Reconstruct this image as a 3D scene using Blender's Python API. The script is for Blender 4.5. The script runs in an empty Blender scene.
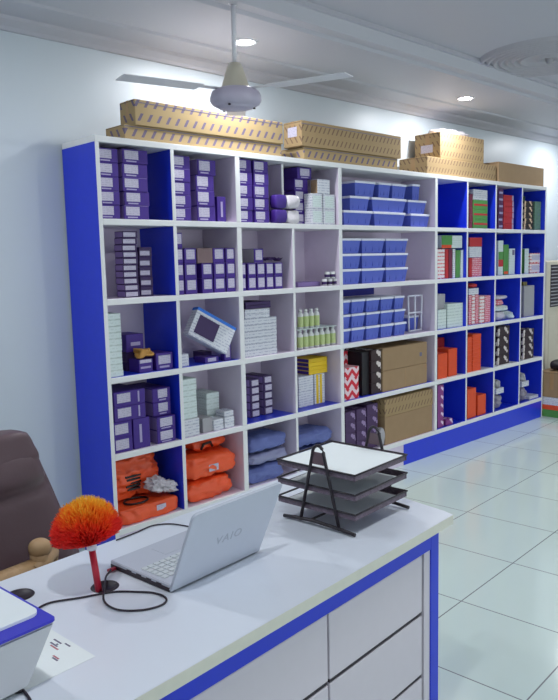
import bpy, bmesh, math, random
from mathutils import Vector, Matrix, noise
random.seed(7)
S = bpy.context.scene
COL = S.collection

# ------------------------------------------------------------------ camera
CAM = Vector((-1.896, -3.203, 1.563)); F = 724.28
yaw, pitch, roll = 0.768, 0.12257, -0.0234
fw = Vector((math.sin(yaw)*math.cos(pitch), math.cos(yaw)*math.cos(pitch), -math.sin(pitch)))
r0 = Vector((math.cos(yaw), -math.sin(yaw), 0)); u0 = r0.cross(fw)
RI = r0*math.cos(roll) + u0*math.sin(roll); UP = -r0*math.sin(roll) + u0*math.cos(roll)
cd = bpy.data.cameras.new('camera'); cam = bpy.data.objects.new('camera', cd); COL.objects.link(cam)
cd.sensor_fit = 'HORIZONTAL'; cd.sensor_width = 36; cd.lens = 36*F/558
m = Matrix((RI, UP, -fw)).transposed().to_4x4(); m.translation = CAM; cam.matrix_world = m
S.camera = cam
# ------------------------------------------------------------------ world, exposure, lights
S.view_settings.view_transform = 'Standard'; S.view_settings.look = 'None'
S.view_settings.exposure = 0.68; S.view_settings.gamma = 1
S.cycles.use_denoising = True
S.cycles.max_bounces = 10; S.cycles.diffuse_bounces = 6
W = bpy.data.worlds.new('world'); S.world = W; W.use_nodes = True
W.node_tree.nodes['Background'].inputs[0].default_value = (0.88, 0.95, 1.0, 1)
W.node_tree.nodes['Background'].inputs[1].default_value = 1.25
DOWNLIGHT_W = 8.0
DOWN_COL = (0.93, 0.96, 1.0)

# ------------------------------------------------------------------ materials
def lin(c):
    return tuple(((v/255)/12.92 if v/255 <= .04045 else (((v/255)+.055)/1.055)**2.4) for v in c) + (1,)
MATS = {}
def mat(name, rgb, rough=.6, spec=.5, metal=0, noise_amt=.06, scale=30, bump=0, rgb2=None, kind='noise', emit=0):
    if name in MATS: return MATS[name]
    m = bpy.data.materials.new(name); m.use_nodes = True; nt = m.node_tree; N = nt.nodes; L = nt.links
    b = N['Principled BSDF']; b.inputs['Roughness'].default_value = rough; b.inputs['Metallic'].default_value = metal
    b.inputs['Specular IOR Level'].default_value = spec
    tc = N.new('ShaderNodeTexCoord'); c1 = lin(rgb)
    c2 = lin(rgb2) if rgb2 else tuple(v*(1-noise_amt*2) for v in c1[:3])+(1,)
    mx = N.new('ShaderNodeMix'); mx.data_type = 'RGBA'
    mx.inputs[6].default_value = c1; mx.inputs[7].default_value = c2
    if kind == 'noise':
        t = N.new('ShaderNodeTexNoise'); t.inputs['Scale'].default_value = scale; t.inputs['Detail'].default_value = 4
        L.new(tc.outputs['Object'], t.inputs['Vector']); fac = t.outputs['Fac']
    elif kind in ('stripes', 'chevron', 'lines'):
        sp = N.new('ShaderNodeSeparateXYZ'); L.new(tc.outputs['Object'], sp.inputs[0])
        def math_(op, a, bb, c=None):
            n = N.new('ShaderNodeMath'); n.operation = op
            for i, v in enumerate((a, bb, c)):
                if v is None: continue
                if isinstance(v, (int, float)): n.inputs[i].default_value = v
                else: L.new(v, n.inputs[i])
            return n.outputs[0]
        xy = math_('ADD', sp.outputs[0], sp.outputs[1])
        if kind == 'stripes':      # dashes leaning, in a band
            a = math_('ADD', math_('MULTIPLY', xy, scale), math_('MULTIPLY', sp.outputs[2], -scale*.6))
            fr = math_('FRACT', a, 0); k1 = math_('LESS_THAN', fr, .3)
            zf = math_('FRACT', math_('MULTIPLY', sp.outputs[2], 1/.07), 0)
            k2 = math_('MULTIPLY', math_('GREATER_THAN', zf, .3), math_('LESS_THAN', zf, .85))
            fac = math_('MULTIPLY', k1, k2)
        elif kind == 'chevron':
            tri = math_('PINGPONG', math_('MULTIPLY', xy, 1.0), .045)
            a = math_('MULTIPLY', math_('ADD', tri, sp.outputs[2]), scale)
            fac = math_('LESS_THAN', math_('FRACT', a, 0), .5)
        else:
            a = math_('MULTIPLY', sp.outputs[2], scale); k1 = math_('LESS_THAN', math_('FRACT', a, 0), .35)
            t = N.new('ShaderNodeTexNoise'); t.inputs['Scale'].default_value = 90; L.new(tc.outputs['Object'], t.inputs['Vector'])
            fac = math_('MULTIPLY', k1, math_('GREATER_THAN', t.outputs['Fac'], .47))
    elif kind == 'blobs':
        t = N.new('ShaderNodeTexVoronoi'); t.inputs['Scale'].default_value = scale
        L.new(tc.outputs['Object'], t.inputs['Vector'])
        g = N.new('ShaderNodeMath'); g.operation = 'LESS_THAN'; g.inputs[1].default_value = .33
        L.new(t.outputs['Distance'], g.inputs[0]); fac = g.outputs[0]
    L.new(fac, mx.inputs[0]); L.new(mx.outputs[2], b.inputs['Base Color'])
    if bump:
        t2 = N.new('ShaderNodeTexNoise'); t2.inputs['Scale'].default_value = scale; t2.inputs['Detail'].default_value = 5
        L.new(tc.outputs['Object'], t2.inputs['Vector'])
        bp = N.new('ShaderNodeBump'); bp.inputs['Strength'].default_value = bump; bp.inputs['Distance'].default_value = .01
        L.new(t2.outputs['Fac'], bp.inputs['Height']); L.new(bp.outputs[0], b.inputs['Normal'])
    if emit:
        b.inputs['Emission Color'].default_value = c1; b.inputs['Emission Strength'].default_value = emit
    MATS[name] = m; return m

wallm = mat('wall_paint', (206, 214, 220), .38, .35, scale=3, noise_amt=.02)
ceilm = mat('ceiling_paint', (190, 188, 195), .5, .3, scale=3, noise_amt=.02)
shelf_w = mat('shelf_white', (232, 232, 232), .4, .4, noise_amt=.02)
lav = mat('shelf_lavender', (218, 206, 224), .4, .4, noise_amt=.03)
blue = mat('shelf_blue', (30, 56, 214), .35, .5, noise_amt=.05)
purple = mat('purple_card', (70, 40, 140), .5, .4, noise_amt=.1)
dpurple = mat('dark_purple_card', (62, 40, 92), .5, .4, noise_amt=.1)
lilac = mat('lilac_card', (150, 128, 186), .5, .4)
labelm = mat('label_paper', (198, 192, 210), .6, .3, kind='lines', scale=110, rgb2=(172, 166, 188))
stripm = mat('label_strip', (178, 168, 204), .6, .3)
whitec = mat('white_card', (214, 216, 222), .6, .3, kind='lines', scale=60, rgb2=(176, 178, 196))
palec = mat('pale_green_card', (212, 224, 222), .6, .3, kind='lines', scale=70, rgb2=(196, 208, 205))
kraft = mat('kraft_board', (166, 138, 106), .75, .2, noise_amt=.08, scale=14)
kraft_p = mat('kraft_printed', (170, 147, 108), .75, .2, kind='stripes', scale=17, rgb2=(112, 100, 122))
kraft_p2 = mat('kraft_printed_dense', (166, 141, 104), .75, .2, kind='stripes', scale=24, rgb2=(128, 104, 84))
tape = mat('tape', (176, 140, 96), .35, .5)
red = mat('red_card', (196, 48, 54), .5, .4)
orange = mat('orange_card', (236, 84, 40), .5, .4, noise_amt=.08)
orange_p = mat('orange_plastic', (246, 92, 44), .38, .5, bump=.5, scale=16, noise_amt=.06)
green = mat('green_card', (88, 152, 78), .5, .4, noise_amt=.1)
dgreen = mat('dark_green_card', (70, 110, 92), .5, .4, kind='noise', rgb2=(130, 160, 140), scale=60)
pink = mat('pink_card', (214, 110, 128), .5, .4, kind='lines', scale=60, rgb2=(235, 214, 218))
redw = mat('red_white_card', (232, 222, 222), .5, .4, kind='lines', scale=35, rgb2=(214, 70, 74))
chev = mat('chevron_card', (214, 40, 60), .5, .4, kind='chevron', scale=15, rgb2=(236, 210, 216))
blackc = mat('black_card', (22, 16, 24), .45, .5)
brownblob = mat('brown_blob_card', (52, 30, 34), .45, .5, kind='blobs', scale=17, rgb2=(218, 206, 200))
beigeblob = mat('beige_blob_card', (44, 36, 34), .5, .4, kind='blobs', scale=22, rgb2=(228, 196, 160))
purpblob = mat('purple_blob_card', (76, 52, 92), .5, .4, kind='blobs', scale=20, rgb2=(150, 128, 168))
purpw = mat('purple_white_card', (138, 60, 130), .5, .4, kind='blobs', scale=24, rgb2=(230, 206, 226))
yellow = mat('yellow_card', (236, 198, 40), .5, .4)
grey = mat('grey_card', (170, 168, 172), .6, .3)
greenw = mat('pale_mint_card', (214, 226, 220), .6, .3, kind='lines', scale=40, rgb2=(190, 204, 200))
binblue = mat('bin_blue', (88, 104, 200), .4, .5, noise_amt=.05)
lidw = mat('lid_white', (230, 232, 244), .4, .5)
gold = mat('gold_wrap', (206, 150, 70), .4, .5, bump=.6)
clearw = mat('clear_wrap', (216, 210, 216), .25, .6, bump=.8, scale=25)
navy = mat('navy_card', (40, 40, 150), .5, .4)
denim = mat('blue_garment', (104, 116, 176), .5, .4, bump=.7, scale=20)
denim2 = mat('grey_garment', (150, 152, 186), .5, .4, bump=.7, scale=20)
capg = mat('bottle_label', (206, 214, 160), .5, .4, kind='noise', rgb2=(172, 196, 120), scale=50)
capw = mat('bottle_white', (226, 228, 226), .4, .5)
meshm = mat('wire_mesh', (112, 98, 112), .5, .5, kind='lines', scale=300, rgb2=(70, 58, 70))
metalb = mat('black_metal', (34, 24, 34), .4, .5)
desk_w = mat('desk_top', (224, 230, 240), .28, .5, noise_amt=.02, scale=4)
edge_c = mat('edge_band', (222, 222, 208), .5, .4)
drawer_m = mat('drawer_front', (214, 208, 216), .4, .4, noise_amt=.02)
silver = mat('silver', (194, 200, 212), .38, .5, metal=.05, noise_amt=.02)
keym = mat('key_white', (214, 222, 226), .5, .4)
dark = mat('dark_plastic', (40, 28, 40), .45, .5)
leather = mat('brown_leather', (92, 70, 76), .45, .5, bump=.3, scale=9, noise_amt=.06)
tan = mat('tan_wood', (196, 160, 118), .5, .4, noise_amt=.12, scale=12)
paper = mat('paper', (236, 242, 242), .7, .2, noise_amt=.01)
ink = mat('ink_grey', (120, 116, 138), .7, .2); inkr = mat('ink_red', (190, 120, 130), .7, .2)
white_en = mat('white_enamel', (226, 224, 228), .35, .5, noise_amt=.02)
cream_en = mat('cream_enamel', (208, 200, 180), .4, .5, noise_amt=.02)
fan_m = mat('fan_motor_enamel', (190, 182, 200), .4, .5, noise_amt=.02)
lens = mat('downlight_lens', (255, 255, 255), emit=40)
print_w = mat('printer_white', (206, 208, 212), .5, .4, noise_amt=.02)
print_lid = mat('printer_lid', (232, 238, 240), .4, .4, noise_amt=.01)
print_b = mat('printer_blue', (52, 48, 196), .4, .5)

def floor_mat():
    m = bpy.data.materials.new('floor_tile'); m.use_nodes = True; nt = m.node_tree; N = nt.nodes; L = nt.links
    b = N['Principled BSDF']
    tc = N.new('ShaderNodeTexCoord'); mp = N.new('ShaderNodeMapping')
    mp.vector_type = 'TEXTURE'; mp.inputs['Location'].default_value = (.868, -1.502, 0); mp.inputs['Rotation'].default_value = (0, 0, .062)
    mp.inputs['Scale'].default_value = (.54, .54, 1)
    L.new(tc.outputs['Object'], mp.inputs[0])
    br = N.new('ShaderNodeTexBrick'); br.offset = 0; br.squash = 1
    br.inputs['Scale'].default_value = 1; br.inputs['Brick Width'].default_value = 1; br.inputs['Row Height'].default_value = 1
    br.inputs['Mortar Size'].default_value = .0055; br.inputs['Mortar Smooth'].default_value = .1; br.inputs['Bias'].default_value = 0
    br.inputs['Color1'].default_value = lin((208, 224, 218)); br.inputs['Color2'].default_value = lin((204, 220, 214)); br.inputs['Mortar'].default_value = lin((128, 130, 134))
    L.new(mp.outputs[0], br.inputs['Vector']); L.new(br.outputs['Color'], b.inputs['Base Color'])
    b.inputs['Roughness'].default_value = .14; b.inputs['Specular IOR Level'].default_value = .55
    return m
floorm = floor_mat()

# ------------------------------------------------------------------ helpers
class MB:
    def __init__(s): s.bm = bmesh.new(); s.mats = []
    def mi(s, m):
        if m not in s.mats: s.mats.append(m)
        return s.mats.index(m)
    def box(s, x0, x1, y0, y1, z0, z1, m, bev=0, mtx=None):
        i = s.mi(m)
        t = bmesh.new(); g = bmesh.ops.create_cube(t, size=1)
        for v in g['verts']:
            v.co = Vector(((x0+x1)/2+v.co.x*(x1-x0), (y0+y1)/2+v.co.y*(y1-y0), (z0+z1)/2+v.co.z*(z1-z0)))
        if bev: bmesh.ops.bevel(t, geom=list(t.edges), offset=bev, segments=1, affect='EDGES', profile=.5)
        vv = {v: s.bm.verts.new(mtx @ v.co if mtx else v.co) for v in t.verts}
        for f in t.faces:
            q = s.bm.faces.new([vv[v] for v in f.verts]); q.material_index = i
        t.free()
        return s
    def poly(s, pts, m):
        i = s.mi(m); f = s.bm.faces.new([s.bm.verts.new(p) for p in pts]); f.material_index = i; return s
    def prism(s, pts, z0, z1, m, axis='z'):
        i = s.mi(m)
        def P(a, b, c):
            return {'z': (a, b, c), 'x': (c, a, b), 'y': (a, c, b)}[axis]
        A = [s.bm.verts.new(P(a, b, z0)) for a, b in pts]; B = [s.bm.verts.new(P(a, b, z1)) for a, b in pts]
        n = len(pts)
        fs = [s.bm.faces.new(A[::-1]), s.bm.faces.new(B)]
        for k in range(n): fs.append(s.bm.faces.new((A[k], A[(k+1) % n], B[(k+1) % n], B[k])))
        for f in fs: f.material_index = i
        return s
    def lathe(s, prof, m, seg=32, c=(0, 0, 0)):
        i = s.mi(m); rings = []
        for r, z in prof:
            if r < 1e-6: rings.append([s.bm.verts.new((c[0], c[1], c[2]+z))])
            else: rings.append([s.bm.verts.new((c[0]+r*math.cos(2*math.pi*k/seg), c[1]+r*math.sin(2*math.pi*k/seg), c[2]+z)) for k in range(seg)])
        for a, b in zip(rings, rings[1:]):
            for k in range(seg):
                q = [a[k % len(a)], a[(k+1) % len(a)], b[(k+1) % len(b)], b[k % len(b)]]
                u = []
                for v in q:
                    if v not in u: u.append(v)
                if len(u) > 2:
                    f = s.bm.faces.new(u); f.material_index = i; f.smooth = True
        return s
    def tube(s, pts, r, m, seg=8, closed=False):
        i = s.mi(m); pts = [Vector(p) for p in pts]; n = len(pts); rings = []
        up = Vector((0, 0, 1))
        for k, p in enumerate(pts):
            a = pts[(k-1) % n] if (closed or k > 0) else p; b = pts[(k+1) % n] if (closed or k < n-1) else p
            t = (b-a).normalized(); ref = up if abs(t.z) < .95 else Vector((0, 1, 0))
            x = t.cross(ref).normalized(); y = x.cross(t)
            rr = r[k] if isinstance(r, (list, tuple)) else r
            rings.append([s.bm.verts.new(p+(x*math.cos(2*math.pi*j/seg)+y*math.sin(2*math.pi*j/seg))*rr) for j in range(seg)])
        rng = range(n if closed else n-1)
        for k in rng:
            a, b = rings[k], rings[(k+1) % n]
            for j in range(seg):
                f = s.bm.faces.new((a[j], a[(j+1) % seg], b[(j+1) % seg], b[j])); f.material_index = i; f.smooth = True
        if not closed:
            for rg in (rings[0][::-1], rings[-1]):
                f = s.bm.faces.new(rg); f.material_index = i
        return s
    def pillow(s, w, d, h, m, seed=0, crumple=.01, n=4, c=(0, 0, 0), fs=9, res=12, crease=0):
        """soft bag: a superellipsoid w x d x h standing on z=c.z"""
        i = s.mi(m); t = bmesh.new(); bmesh.ops.create_cube(t, size=2)
        bmesh.ops.subdivide_edges(t, edges=list(t.edges), cuts=res, use_grid_fill=True)
        vv = {}
        for v in t.verts:
            p = v.co; L = max((abs(p.x)**n+abs(p.y)**n+abs(p.z)**2.4)**(1/n), 1e-6)
            q = p/L; q = Vector((q.x*w/2, q.y*d/2, q.z*h/2))
            nz = noise.noise(Vector((q.x*fs+seed*3.1, q.y*fs, q.z*fs*2)))+crease*(.35-abs(noise.noise(Vector((q.x*fs*1.7+seed, q.y*fs*1.7+q.z*fs, q.z*fs*2.6)))*1.6))
            q += q.normalized()*nz*crumple*2
            q.z = max(q.z, -h/2)
            vv[v] = s.bm.verts.new((c[0]+q.x, c[1]+q.y, c[2]+h/2+q.z))
        for f in t.faces:
            k = s.bm.faces.new([vv[v] for v in f.verts]); k.material_index = i; k.smooth = True
        t.free()
        return s
    def build(s, name, parent=None, smooth=False):
        bmesh.ops.recalc_face_normals(s.bm, faces=s.bm.faces)
        me = bpy.data.meshes.new(name); s.bm.to_mesh(me); s.bm.free()
        for m in s.mats: me.materials.append(m)
        if smooth:
            for p in me.polygons: p.use_smooth = True
        o = bpy.data.objects.new(name, me); COL.objects.link(o)
        if parent: o.parent = parent
        return o

USED = {}
def tag(o, label, cat, group=None, kind=None):
    n = len(label.split())
    if not 4 <= n <= 16: print('LABEL LENGTH', n, label)
    if label in USED and not group: print('DUP LABEL', label)
    USED[label] = 1
    o['label'] = label; o['category'] = cat
    if group: o['group'] = group
    if kind: o['kind'] = kind
    return o
def empty(name, loc=(0, 0, 0), rz=0, rot=None):
    o = bpy.data.objects.new(name, None); COL.objects.link(o); o.location = loc
    o.rotation_euler = rot if rot else (0, 0, rz); o.empty_display_size = .05; return o
def struct(o): o['kind'] = 'structure'; return o
def dup(o, loc):
    c = o.copy(); COL.objects.link(c); c.location = loc
    for ch in o.children:
        d = ch.copy(); COL.objects.link(d); d.parent = c
        for g in ch.children:
            e = g.copy(); COL.objects.link(e); e.parent = d
    return c

def sx(px, Y, z):
    """world X of the point seen at column px, at depth Y and height z"""
    k = (px-279)/F; a = k*fw - RI; dy = Y-CAM.y; dz = z-CAM.z
    return CAM.x - (a.y*dy + a.z*dz)/a.x
def sz(py, X, Y):
    k = (350-py)/F; a = k*fw - UP; dx = X-CAM.x; dy = Y-CAM.y
    return CAM.z - (a.x*dx + a.y*dy)/a.z

# ------------------------------------------------------------------ room
XL, XR, YF, YB, ZC = -3.4, 8.2, -7.5, .345, 2.75
struct(MB().box(XL-.1, XR+.1, YF-.1, YB+.1, -.1, 0, floorm).build('floor'))
struct(MB().box(XL-.1, XR+.1, YB, YB+.1, 0, 2.9, wallm).build('wall_back'))
struct(MB().box(XL-.1, XL, YF, YB, 0, 2.9, wallm).build('wall_left'))
struct(MB().box(XR, XR+.1, YF, YB, 0, 2.9, wallm).build('wall_right'))
# shop front behind the viewer: piers and a header around a wide opening to daylight
fr = MB()
fr.box(XL-.1, XL+1.0, YF-.1, YF, 0, 2.9, wallm); fr.box(XR-1.0, XR+.1, YF-.1, YF, 0, 2.9, wallm); fr.box(XL+1.0, XR-1.0, YF-.1, YF, 2.35, 2.9, wallm)
struct(fr.build('wall_front'))
struct(MB().box(XL-.1, XR+.1, YF-.1, YB+.1, 2.815, 2.9, ceilm).build('ceiling'))
# lowered band of ceiling along the shelf wall, with its plaster steps
prof = [(YB, 2.815), (YB, 2.70), (YB-.02, 2.70), (YB-.035, 2.715), (YB-.075, 2.735), (YB-.085, 2.75), (.07, 2.75), (.062, 2.738), (.035, 2.738), (.025, 2.75),
        (-.44, 2.75), (-.455, 2.732), (-.50, 2.732), (-.515, 2.748), (-.55, 2.75), (-.56, 2.74), (-.60, 2.74), (-.62, 2.765), (-.64, 2.79), (-.66, 2.79), (-.66, 2.815)]
struct(MB().prism(prof, XL, XR, ceilm, axis='x').build('trim_1'))
# ceiling rosette
rs = MB(); prof = [(0, -.012)]
for rr in (.05, .16, .20, .24, .28, .32, .36, .40):
    prof += [(rr, -.012 if rr < .1 else -.010), (rr+.008, -.026), (rr+.022, -.026), (rr+.03, -.010)]
prof += [(.44, 0)]
rs.lathe(prof, mat('plaster_rosette', (184, 180, 186), .6, .3), 56)
ro = rs.build('ceiling_rosette'); ro.location = (2.70, -.98, 2.815)
tag(ro, 'round plaster rosette of concentric rings on the grey ceiling', 'ceiling rosette')
MB().lathe([(0, -.05), (.015, -.05), (.02, -.04), (.025, -.026), (.025, -.012)], grey, 16).build('centre_hook', ro)

# downlights (the lamp light is a child of each)
def downlight(x, y, label, group=None, z=2.75):
    r = empty('recessed_downlight', (x, y, z))
    tag(r, label, 'ceiling light', group)
    MB().lathe([(.050, 0), (.052, -.006), (.066, -.006), (.070, 0), (.050, 0)], white_en, 32).build('trim_ring', r)
    MB().lathe([(0, -.003), (.050, -.003), (.050, 0)], lens, 24).build('lens', r)
    l = bpy.data.lights.new('downlight_lamp', 'AREA'); l.shape = 'DISK'; l.size = .09; l.energy = DOWNLIGHT_W; l.color = DOWN_COL
    o = bpy.data.objects.new('downlight_lamp', l); COL.objects.link(o); o.parent = r; o.location = (0, 0, -.012)
    return r
downlight(.86, -.14, 'recessed round ceiling light glowing just right of the fan rod')
downlight(3.08, -.14, 'recessed round ceiling light glowing above the stacked cartons with plastic on top')
for x, y, wds in ((-1.45, -.14, 'along the shelf wall, left of the shelves'), (5.35, -.14, 'along the shelf wall, right of the shelves')):
    downlight(x, y, 'round recessed ceiling light '+wds)
for x, wds in ((-1.35, 'nearest the left wall'), (.97, 'second from the left wall'), (3.26, 'third from the left wall'), (5.55, 'nearest the right wall')):
    downlight(x, -2.45, 'added fill light on the far side of the ceiling, '+wds, z=2.812)  # row added out of view to brighten the desk and shelf front

# ------------------------------------------------------------------ ceiling fan
FX, FY, FZ = .427, -.545, 2.322
fan = empty('ceiling_fan', (FX, FY, 2.815))
tag(fan, 'white ceiling fan hanging on a long rod above the long cartons', 'ceiling fan')
MB().tube([(0, 0, 0), (0, 0, FZ+.12-2.815)], .011, white_en, 12).build('rod', fan)
MB().lathe([(0, 0), (.06, -.002), (.055, -.03), (.02, -.07), (.012, -.07)], white_en, 28).build('ceiling_cup', fan)
dz = FZ-2.815
MB().lathe([(.014, .165+dz), (.03, .16+dz), (.045, .12+dz), (.065, .055+dz), (.085, .045+dz), (.085, .04+dz)], cream_en, 32).build('canopy', fan)
MB().lathe([(0, .045+dz), (.085, .045+dz), (.112, .03+dz), (.121, .005+dz), (.121, -.01+dz), (.112, -.024+dz), (.095, -.034+dz), (.085, -.035+dz), (.08, -.042+dz), (.055, -.048+dz), (0, -.049+dz)], fan_m, 40).build('motor_housing', fan)
a0 = math.atan2(FY-CAM.y, FX-CAM.x)
for k in range(3):
    a = a0+k*2*math.pi/3
    mt = Matrix.Rotation(a, 4, 'Z') @ Matrix.Translation((0, 0, .036+dz)) @ Matrix.Rotation(math.radians(2), 4, 'X')
    b = MB(); b.box(.19, .57, -.05, .05, -.002, .002, white_en, mtx=mt); b.build('blade', fan)
    b = MB(); b.box(.08, .25, -.018, .018, .0022, .006, dark if k == 9 else white_en, mtx=mt); b.build('blade_bracket', fan)
for k in range(3):
    a = a0+.7+k*2*math.pi/3
    sc = MB().lathe([(0, 0), (.006, 0), (.006, .006), (0, .006)], dark, 10); o = sc.build('screw', fan); o.location = (.088*math.cos(a), .088*math.sin(a), dz-.043)

# ------------------------------------------------------------------ shelving unit
CX = [0, .4455, .901, 1.346, 1.793, 2.913, 3.360, 3.811, 4.268, 4.724]
DEP, Z0, P = .33, .175, .40
TH = [.022, .022, .034, .018, .032, .032, .018, .018, .016, .022]
def FZr(r): return Z0+(4-r)*P+.015         # top of the floor board of row r (0 = top row)
su = empty('shelving_unit', (0, 0, 0))
tag(su, 'long white and blue open shelving unit along the back wall', 'shelving unit')
def two(x0, x1, y0, y1, z0, z1, faces, name, edge=.003):
    """panel with a white core and a differently coloured skin: faces = {'L': m, 'R': m, 'T': m}"""
    b = MB(); b.box(x0, x1, y0, y1, z0, z1, shelf_w, .0012)
    t = .0006
    if 'L' in faces: b.box(x0-t, x0, y0+edge, y1, z0, z1, faces['L'])
    if 'R' in faces: b.box(x1, x1+t, y0+edge, y1, z0, z1, faces['R'])
    return b.build(name, su)
ztop = Z0+5*P+.015
for c in range(10):
    t = TH[c]/2
    f = {}
    if c == 0: f = {'L': blue, 'R': lav}
    elif c == 1: f = {'L': blue, 'R': lav}
    elif c in (2, 3, 4): f = {'L': lav, 'R': lav}
    elif c == 5: f = {'L': lav, 'R': blue}
    else: f = {'L': blue, 'R': blue}
    if c in (0, 9):
        two(CX[c]-t, CX[c]+t, 0, DEP, 0.0, ztop-.0305, f, 'side_panel')
    else:
        for r in range(5):
            y0 = .085 if (c == 3 and r == 0) else 0
            two(CX[c]-t, CX[c]+t, y0, DEP-.008, FZr(r)+.0008, FZr(r)+.3694, f, 'divider')
# boards; per-cell liners
liner = {(3, 2): blue, (3, 3): blue, (3, 4): blue, (2, 1): blue, (2, 0): blue, (3, 0): lav, (2, 4): lav, (4, 2): lav}
for k in range(6):           # k=0 top board, 5 bottom
    z = Z0+(5-k)*P
    b = MB()
    if k in (0,): b.box(-.011, CX[9]+.011, 0, DEP, z-.015, z+.015, shelf_w, .0012)
    else: b.box(.0115, CX[9]-.0115, 0, DEP-.008, z-.015, z+.015, shelf_w, .0012)
    r = k-1
    if r >= 0:
        for c in range(9):
            m = liner.get((r, c), lav if c < 5 else (blue if r != 3 else shelf_w))
            if r < 2: m = lav if c < 5 else blue
            b.box(CX[c]+TH[c]/2+.001, CX[c+1]-TH[c+1]/2-.001, .012, DEP-.009, z+.015, z+.0156, m)
    b.build('shelf_board', su)
bk = MB(); bk.box(.0115, CX[5], DEP-.0078, DEP, Z0-.1, ztop-.031, lav); bk.box(CX[5], CX[9]-.0115, DEP-.0078, DEP, Z0-.1, ztop-.031, blue); bk.build('back_panel', su)
MB().box(.0115, 2.49, .004, .022, 0, Z0-.0155, lav, .001).build('plinth', su)
o = MB().box(2.49, CX[9]-.0115, .0, .018, 0, Z0-.0155, blue, .001).build('plinth', su); o['label'] = 'blue plinth board'
o = MB().box(CX[4]+.02, 2.52, DEP-.03, DEP-.009, FZr(2)+.30, FZr(2)+.368, navy, .001).build('back_strip', su); o['label'] = 'dark blue strip'  # navy strip at the back, just under the board above

# ------------------------------------------------------------------ goods on the shelves
ORD = ['bottom', 'second', 'third', 'fourth', 'fifth', 'sixth', 'seventh', 'eighth', 'ninth', 'tenth']
ROW = ['top row', 'second row', 'third row', 'fourth row', 'bottom row']
CEL = ['first', 'second', 'third', 'fourth', 'wide', 'sixth', 'seventh', 'eighth', 'ninth']
def place(c, r): return '%s cell of %s' % (CEL[c], ROW[r])
def box_mesh(name, w, d, h, m, labels=(), seam=None, side=None, strips=()):
    """carton with front at local y=0, going back to y=d, bottom z=0, x centred"""
    b = MB(); bev = min(.002, h*.08)
    b.box(-w/2, w/2, 0, d, 0, h, m, bev)
    if side: b.box(-w/2-.0004, -w/2+.001, .004, d-.004, .003, h-.003, side)
    if seam: b.box(-w/2-.0005, w/2+.0005, -.0005, d, h*.5-.0008, h*.5+.0008, seam)
    o = b.build(name)
    for (u0, u1, v0, v1, lm) in labels:
        q = MB().box(-w/2+u0*w, -w/2+u1*w, -.0008, 0.0, v0*h, v1*h, lm); q.build('label' if lm is not stripm else 'label_strip', o)
    return o
def LB(u0, u1, v0=.28, v1=.9, strip=True):
    l = [(u0, u1, v0, v1, labelm)]
    if strip: l.append((u0+.06, u1-.08, v0*.35, v0*.68, stripm))
    return l
LASTTOP = {}
def stack(c, r, pa, pb, n, top, desc, where, m, Y=.02, d=.25, name='product_box', labels=(), z0=None, side=None, seam=None, jit=.003, shift={}, cat='box', group=None, w=None, own=None):
    """n equal cartons on each other; pa..pb are front edges as columns, top a row or a height in metres (<3)"""
    zb = FZr(r)+.0012 if z0 is None else z0
    xa = sx(pa, Y, zb+.05); xb = sx(pb, Y, zb+.05)
    if xa < CX[c]+TH[c]/2+.004: xa = CX[c]+TH[c]/2+.004
    if xb > CX[c+1]-TH[c+1]/2-.004: xb = CX[c+1]-TH[c+1]/2-.004
    xm, w = (xa+xb)/2, xb-xa
    zt = top+zb if top < 3 else sz(top, xm, Y)
    zt = min(zt, FZr(r)+.364)
    h = (zt-zb)/n
    d = min(d, DEP-.012-Y)
    base = box_mesh(name, w-.0025, d, h-.0006, m, labels, seam, side)
    for k in range(n):
        o = base if k == 0 else dup(base, (0, 0, 0))
        dx = random.uniform(-jit, jit); dyy = random.uniform(0, jit)
        if xm+dx-w/2 < CX[c]+TH[c]/2+.002: dx = abs(dx)*.5
        if xm+dx+w/2 > CX[c+1]-TH[c+1]/2-.002: dx = -abs(dx)*.5
        if k in shift: dx += shift[k]
        o.location = (xm+dx, Y+dyy, zb+k*h)
        if n == 1: lab = '%s %s, %s' % (desc, where, place(c, r))
        else: lab = '%s, %s in %s, %s' % (desc, ORD[k] if k else 'lowest', where, place(c, r))
        if own: lab = own[k] if isinstance(own, (list, tuple)) else own
        tag(o, lab, cat, group or '%s in the %s' % (desc+'s', place(c, r)))
    LASTTOP['z'] = zb+n*h; LASTTOP['x'] = (xa, xb)
    return zb+n*h

# --- first column
stack(0, 0, 99.5, 120.5, 5, 148, 'purple box', 'left stack', purple, labels=LB(.02, .66))
stack(0, 0, 124.2, 149.5, 5, 149.5, 'purple box', 'right stack', purple, labels=LB(.08, .62), side=lilac, shift={4: .004, 1: .006})
stack(0, 1, 124.5, 139.5, 10, 231, 'thin dark purple box', 'tall stack', dpurple, Y=.06, d=.08, labels=[(.03, .85, .15, .8, labelm)], side=lilac, shift={9: .006})
stack(0, 1, 140.5, 153.5, 5, 247, 'thin dark purple box', 'lower stack', dpurple, Y=.09, d=.08, labels=[(.05, .8, .15, .62, labelm)], jit=.003)
stack(0, 2, 106, 123.3, 10, 313.5, 'pale white box', 'left stack', palec, Y=.02, d=.22, jit=.0015)
zt = stack(0, 2, 127, 143.5, 2, .10, 'dark violet box', 'behind', dpurple, Y=.14, d=.15)
stack(0, 2, 126, 143.5, 1, 334, 'purple box', 'raised on dark boxes', purple, Y=.14, d=.15, z0=zt+.001, labels=[(.25, .8, .35, .55, stripm)])
zt = stack(0, 2, 139.3, 153.2, 1, 359, 'small purple box', 'under gold wrap', purple, Y=.03, d=.1, labels=[(.1, .85, .3, .45, stripm), (.05, .9, .72, .97, labelm)])
w0 = sx(137.5, .03, 1.2); w1 = sx(156, .03, 1.2)
o = MB().pillow(w1-w0-.02, .07, .045, gold, 3, .016, n=5, res=10, fs=26).build('gold_packet'); o.location = ((w0+w1)/2, .075, zt+.006)
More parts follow.
